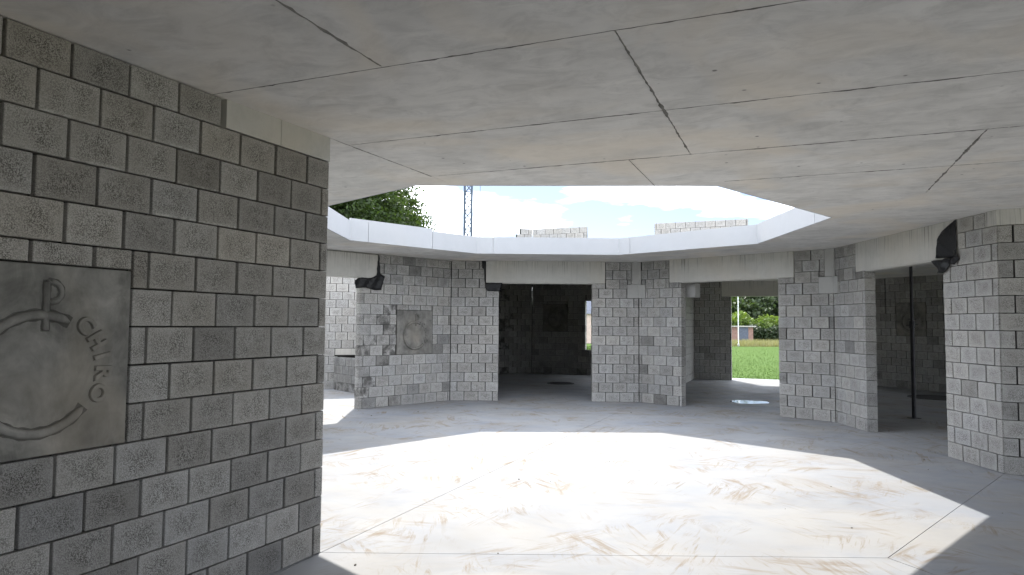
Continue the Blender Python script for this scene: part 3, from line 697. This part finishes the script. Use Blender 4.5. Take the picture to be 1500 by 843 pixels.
tag(link('crumbs', frommesh(bm, 'crumbs'), 'pebble'), 'scattered dark crumbs of mortar on the pale floor', 'debris', kind='stuff')

# ------------------------------------------------------------------ lattice mast
mast = thing('lattice_mast', 'tall blue-grey lattice steel mast rising behind the roof', 'mast', (-2.62, 40.0, -0.16))
MH = 24.0; hw = 0.21; ch = [(-hw, -hw), (hw, -hw), (hw, hw), (-hw, hw)]
for (x, y) in ch:
    bm = bmesh.new(); bm_box(bm, (x, y, MH / 2), (0.10, 0.10, MH)); link('chord', frommesh(bm, 'chord'), 'steel_mast', mast)
for f in range(4):
    a, b_ = Vector(ch[f]), Vector(ch[(f + 1) % 4]); bm = bmesh.new(); z = 0.0; i = 0; st = 0.56
    while z + st <= MH:
        p, q = (a, b_) if i % 2 == 0 else (b_, a)
        bm_tube(bm, (p.x, p.y, z), (q.x, q.y, z + st), 0.028, 5); bm_tube(bm, (a.x, a.y, z), (b_.x, b_.y, z), 0.022, 5); z += st; i += 1
    link('bracing', frommesh(bm, 'bracing'), 'steel_mast', mast)
bm = bmesh.new(); bm_box(bm, (0, 0, MH + 0.1), (0.75, 0.75, 0.2)); link('head_frame', frommesh(bm, 'head_frame'), 'steel_mast', mast)
bm = bmesh.new(); bm_box(bm, (0, 0, 0.12), (1.6, 1.6, 0.24)); link('base', frommesh(bm, 'base'), 'pad', mast)
bm = bmesh.new(); bm_box(bm, (0.40, 0, MH + 0.1), (0.85, 0.08, 0.1)); br_ = link('outrigger', frommesh(bm, 'outrigger'), 'steel_mast', mast)
tube_part('cable', (0.70, 0, 0.05), (0.70, 0, MH + 0.06), 0.012, mast, 'steel_dark', 5)

# ------------------------------------------------------------------ plants
def quads_mesh(name, C, size, mat, aspect=1.7, up=0.0):
    n = len(C); d = rng.normal(size=(n, 3)); d[:, 2] = d[:, 2] * (1 - up) + up; d /= np.linalg.norm(d, axis=1)[:, None]
    a = rng.normal(size=(n, 3)); u = np.cross(d, a); u /= np.linalg.norm(u, axis=1)[:, None]; w = np.cross(d, u)
    s = (size * rng.uniform(0.6, 1.3, n))[:, None]
    V = np.stack([C - u * s * aspect * 0.5, C + w * s * 0.5, C + u * s * aspect * 0.5 + d * s * 0.15, C - w * s * 0.5], 1).reshape(-1, 3)
    me = bpy.data.meshes.new(name); me.vertices.add(n * 4); me.vertices.foreach_set('co', V.ravel().astype(np.float32))
    me.loops.add(n * 4); me.loops.foreach_set('vertex_index', np.arange(n * 4, dtype=np.int32)); me.polygons.add(n)
    me.polygons.foreach_set('loop_start', np.arange(0, n * 4, 4, dtype=np.int32)); me.polygons.foreach_set('loop_total', np.full(n, 4, dtype=np.int32))
    me.update(calc_edges=True); me.materials.append(MATS[mat]); return me
def tree(label, x, y, h, rx, z_low, n_clump, n_leaf, leaf, mat, shape='cone', group=None, spread=0.17):
    t = thing('tree', label, 'tree', (x, y, -0.16), 0, group)
    bm = bmesh.new(); bm_tube(bm, (0, 0, 0), (0, 0, h * 0.5), rx * 0.085, 10, rx * 0.05); bm_tube(bm, (0, 0, h * 0.5), (0, 0, h * 0.93), rx * 0.05, 8, rx * 0.01)
    cl = []
    while len(cl) < n_clump:
        f = rng.random(); z = z_low + (h - z_low) * f
        rr = rx * ((1 - f) ** 0.75 * min(1, 0.55 + f * 4) if shape == 'cone' else math.sqrt(max(0, 1 - (2 * f - 1) ** 2)) * 0.98 + 0.02)
        if rng.random() > (rr / rx) ** 1.3: continue
        a = rng.uniform(0, 6.283); r = rr * rng.uniform(0.25, 1.0) ** 0.6 * rng.uniform(0.82, 1.12)
        cl.append((r * math.cos(a), r * math.sin(a), z + rng.normal() * 0.2))
    cl = np.array(cl)
    for i in range(0, len(cl), max(1, len(cl) // 26)):
        p = cl[i] * np.array([0.8, 0.8, 1]); z0 = max(h * 0.12, p[2] - 0.35 * math.hypot(p[0], p[1])); bm_tube(bm, (0, 0, z0), tuple(p), rx * 0.022, 5, rx * 0.006)
    link('trunk', frommesh(bm, 'trunk'), 'bark', t)
    k = rng.integers(0, len(cl), n_leaf); sp = spread * rx * rng.uniform(0.5, 1.2, n_clump)
    L_ = cl[k] + rng.normal(size=(n_leaf, 3)) * sp[k][:, None] * np.array([1, 1, 0.62]); L_[:, 2] = np.maximum(L_[:, 2], 0.15)
    link('crown', quads_mesh('crown', L_, leaf, mat), None, t); return t
tree('large broad tree overhanging behind the roof opening', -11.0, 38.0, 17.5, 8.25, 2.4, 1500, 210000, 0.12, 'leaf', spread=0.06)
gb = 'trees beyond the lawn'
far = [(23.5, 86, 7.0, 4.2, 'leaf', 'mid green tree beyond the brick shed, leftmost of the row'), (29.5, 90, 7.6, 5.0, 'leaf_dark', 'dark evergreen tree behind the clipped hedge'), (36.5, 88, 7.2, 5.0, 'leaf_dark', 'dark bushy tree at the end of the hedge'),
       (44, 94, 8, 5.5, 'leaf', 'tall mid green tree past the end of the hedge'), (15.5, 96, 12, 5.0, 'leaf_dark', 'dark tree standing behind the slate roofed house')]
for x, y, h, r, m_, la in far: tree(la, x, y, h, r, 0.8, 110, 9000, 0.34, m_, 'round', gb)
def shrub(label, x, y, rx, ry, h, n, leaf, mat, name='shrub', cat='shrub', group=None, boxy=False):
    s = thing(name, label, cat, (x, y, -0.16), 0, group)
    P = rng.uniform(-1, 1, (n, 3))
    if not boxy:
        k = np.linalg.norm(P, axis=1); P = P[k < 1]; P = P[np.linalg.norm(P, axis=1) > 0.3 * rng.random(len(P))]
    P = P * np.array([rx, ry, h * 0.5]) + np.array([0, 0, h * 0.5]); P[:, 2] += 0.22 * np.sin(P[:, 0] * 2.1 + x) * (P[:, 2] / h)
    P[:, 2] = np.maximum(P[:, 2], 0.03)
    link('foliage', quads_mesh('foliage', P, leaf, mat), None, s)
    bm = bmesh.new()
    for i in range(5):
        a = random.uniform(0, 6.28); bm_tube(bm, (0.1 * math.cos(a), 0.1 * math.sin(a), 0), (rx * 0.5 * math.cos(a), ry * 0.5 * math.sin(a), h * 0.7), 0.05, 5, 0.015)
    link('stem', frommesh(bm, 'stem'), 'bark', s)
shrub('long dark clipped hedge beyond the lawn', 29.5, 72, 6.8, 0.7, 1.75, 9000, 0.16, 'leaf_hedge', 'hedge', 'hedge', None, True)
shrub('light green shrub rising behind the hedge', 25.2, 77, 2.6, 1.6, 3.3, 3800, 0.24, 'leaf_light', group='shrubs behind the hedge')
shrub('wide light green shrub behind the middle of the hedge', 29.6, 77, 2.8, 1.6, 3.1, 3800, 0.24, 'leaf_light', group='shrubs behind the hedge')
shrub('mid green shrub near the end of the hedge', 34, 77, 2.6, 1.6, 3.4, 3500, 0.24, 'leaf', group='shrubs behind the hedge')
def blades(n, xf, y0, y1, h, w, mat, name, label, cat):
    y = np.exp(rng.uniform(math.log(y0), math.log(y1), n)); x = y * rng.uniform(xf[0], xf[1], n)
    hh = h * rng.uniform(0.5, 1.4, n); a = rng.uniform(0, 6.283, n); ww = w * rng.uniform(0.6, 1.3, n); lean = rng.normal(size=(n, 2)) * 0.3 * hh[:, None]
    B = np.stack([x, y, np.full(n, -0.165)], 1); u = np.stack([np.cos(a) * ww, np.sin(a) * ww, np.zeros(n)], 1)
    V = np.stack([B - u, B + u, B + np.stack([lean[:, 0], lean[:, 1], hh], 1)], 1).reshape(-1, 3)
    me = pydata(name, V.tolist(), [(i, i + 1, i + 2) for i in range(0, 3 * n, 3)])
    tag(link(name, me, mat), label, cat, kind='stuff')
blades(26000, (0.24, 0.44), 22.5, 60, 0.035, 0.012, 'grass_blade', 'grass', 'short mown grass of the lawn outside the doorway', 'grass')
blades(6000, (0.28, 0.44), 60, 67, 0.48, 0.03, 'weed', 'weeds', 'tall dry yellow weeds along the far edge of the lawn', 'weeds')
blades(9000, (0.085, 0.14), 25, 58, 0.10, 0.02, 'grass_blade', 'grass', 'grass in front of the slate roofed house', 'grass')

# ------------------------------------------------------------------ far buildings, pole
shed = thing('brick_shed', 'low reddish brick shed at the far edge of the lawn', 'shed', (22.3, 69.5, -0.16))
bm = bmesh.new(); bm_box(bm, (0, 0, 0.85), (3.4, 2.6, 1.7)); link('wall', frommesh(bm, 'wall'), 'brick_red', shed)
bm = bmesh.new(); prism([(-1.95, -1.5), (1.95, -1.5), (1.95, 1.5), (-1.95, 1.5)], 1.702, 1.82, bm); rf = link('roof', frommesh(bm, 'roof'), 'pad', shed)
bm = bmesh.new(); bm_box(bm, (0.75, -1.32, 0.85), (0.9, 0.06, 1.7)); link('door', frommesh(bm, 'door'), 'slate', shed)
pole = thing('white_pole', 'thin white pole standing in front of the brick shed', 'pole', (19.95, 60.4, -0.16))
tube_part('shaft', (0, 0, 0), (0, 0, 7.5), 0.042, pole, 'pole_white'); tube_part('cap', (0, 0, 7.5), (0, 0, 7.58), 0.075, pole, 'pole_white'); tube_part('foot', (0, 0, 0), (0, 0, 0.25), 0.10, pole, 'pole_white')
house = thing('house', 'pale pink brick house with dark slate roof seen through the tall window', 'house', (9.9, 66.0, -0.16))
bm = bmesh.new(); bm_box(bm, (0, 3.5, 1.45), (5.6, 7.0, 2.9)); link('wall', frommesh(bm, 'wall'), 'house_wall', house)
bm = bmesh.new()
V = [(-3.0, -0.25, 2.85), (3.0, -0.25, 2.85), (3.0, 7.25, 2.85), (-3.0, 7.25, 2.85), (-2.2, 3.5, 6.6), (2.2, 3.5, 6.6)]
vv = [bm.verts.new(p) for p in V]
for f in ((0, 1, 5, 4), (2, 3, 4, 5), (1, 2, 5), (3, 0, 4), (3, 2, 1, 0)): bm.faces.new([vv[i] for i in f])
rf = link('roof', frommesh(bm, 'roof'), 'slate', house)
bm = bmesh.new(); bm_box(bm, (1.2, 3.5, 6.7), (0.6, 0.6, 1.3)); link('chimney', frommesh(bm, 'chimney'), 'house_wall', rf)
for x, z, w, h in ((-2.05, 1.95, 0.30, 0.75), (-1.9, 0.85, 0.5, 0.6), (0.6, 1.6, 1.1, 1.2)):
    bm = bmesh.new(); bm_box(bm, (x, -0.02, z), (w + 0.12, 0.06, h + 0.12)); wn = link('window', frommesh(bm, 'window'), 'house_white', house)
    bm = bmesh.new(); bm_box(bm, (x, -0.055, z), (w, 0.02, h)); link('pane', frommesh(bm, 'pane'), 'window_dark', wn)
bm = bmesh.new(); bm_box(bm, (1.9, -0.03, 1.05), (0.95, 0.06, 2.1)); link('door', frommesh(bm, 'door'), 'slate', house)
gab = thing('gable_house', 'white gabled house wall standing behind the slate roof', 'house', (6.2, 78.0, -0.16))
bm = bmesh.new()
for y in (0, 8):
    pass
P5 = [(-4.2, 0), (4.2, 0), (4.2, 5.2), (0, 8.6), (-4.2, 5.2)]
fr = [bm.verts.new((x, 0, z)) for x, z in P5]; bk = [bm.verts.new((x, 8, z)) for x, z in P5]
bm.faces.new(fr); bm.faces.new(bk[::-1])
for i in range(5): bm.faces.new((fr[i], fr[(i + 1) % 5], bk[(i + 1) % 5], bk[i]))
link('wall', frommesh(bm, 'wall'), 'house_white', gab)
for s in (-1, 1):
    bm = bmesh.new(); q = [(s * 4.5, 5.0), (0, 8.65), (0, 8.8), (s * 4.5, 5.15)]
    a_ = [bm.verts.new((x, -0.2, z)) for x, z in q]; b2 = [bm.verts.new((x, 8.2, z)) for x, z in q]
    bm.faces.new(a_); bm.faces.new(b2[::-1])
    for i in range(4): bm.faces.new((a_[i], a_[(i + 1) % 4], b2[(i + 1) % 4], b2[i]))
    link('roof', frommesh(bm, 'roof'), 'slate', gab)
for x, z in ((-2, 1.7), (2, 1.7), (0, 5.2)):
    bm = bmesh.new(); bm_box(bm, (x, -0.01, z), (1.1, 0.06, 1.3)); link('window', frommesh(bm, 'window'), 'window_dark', gab)
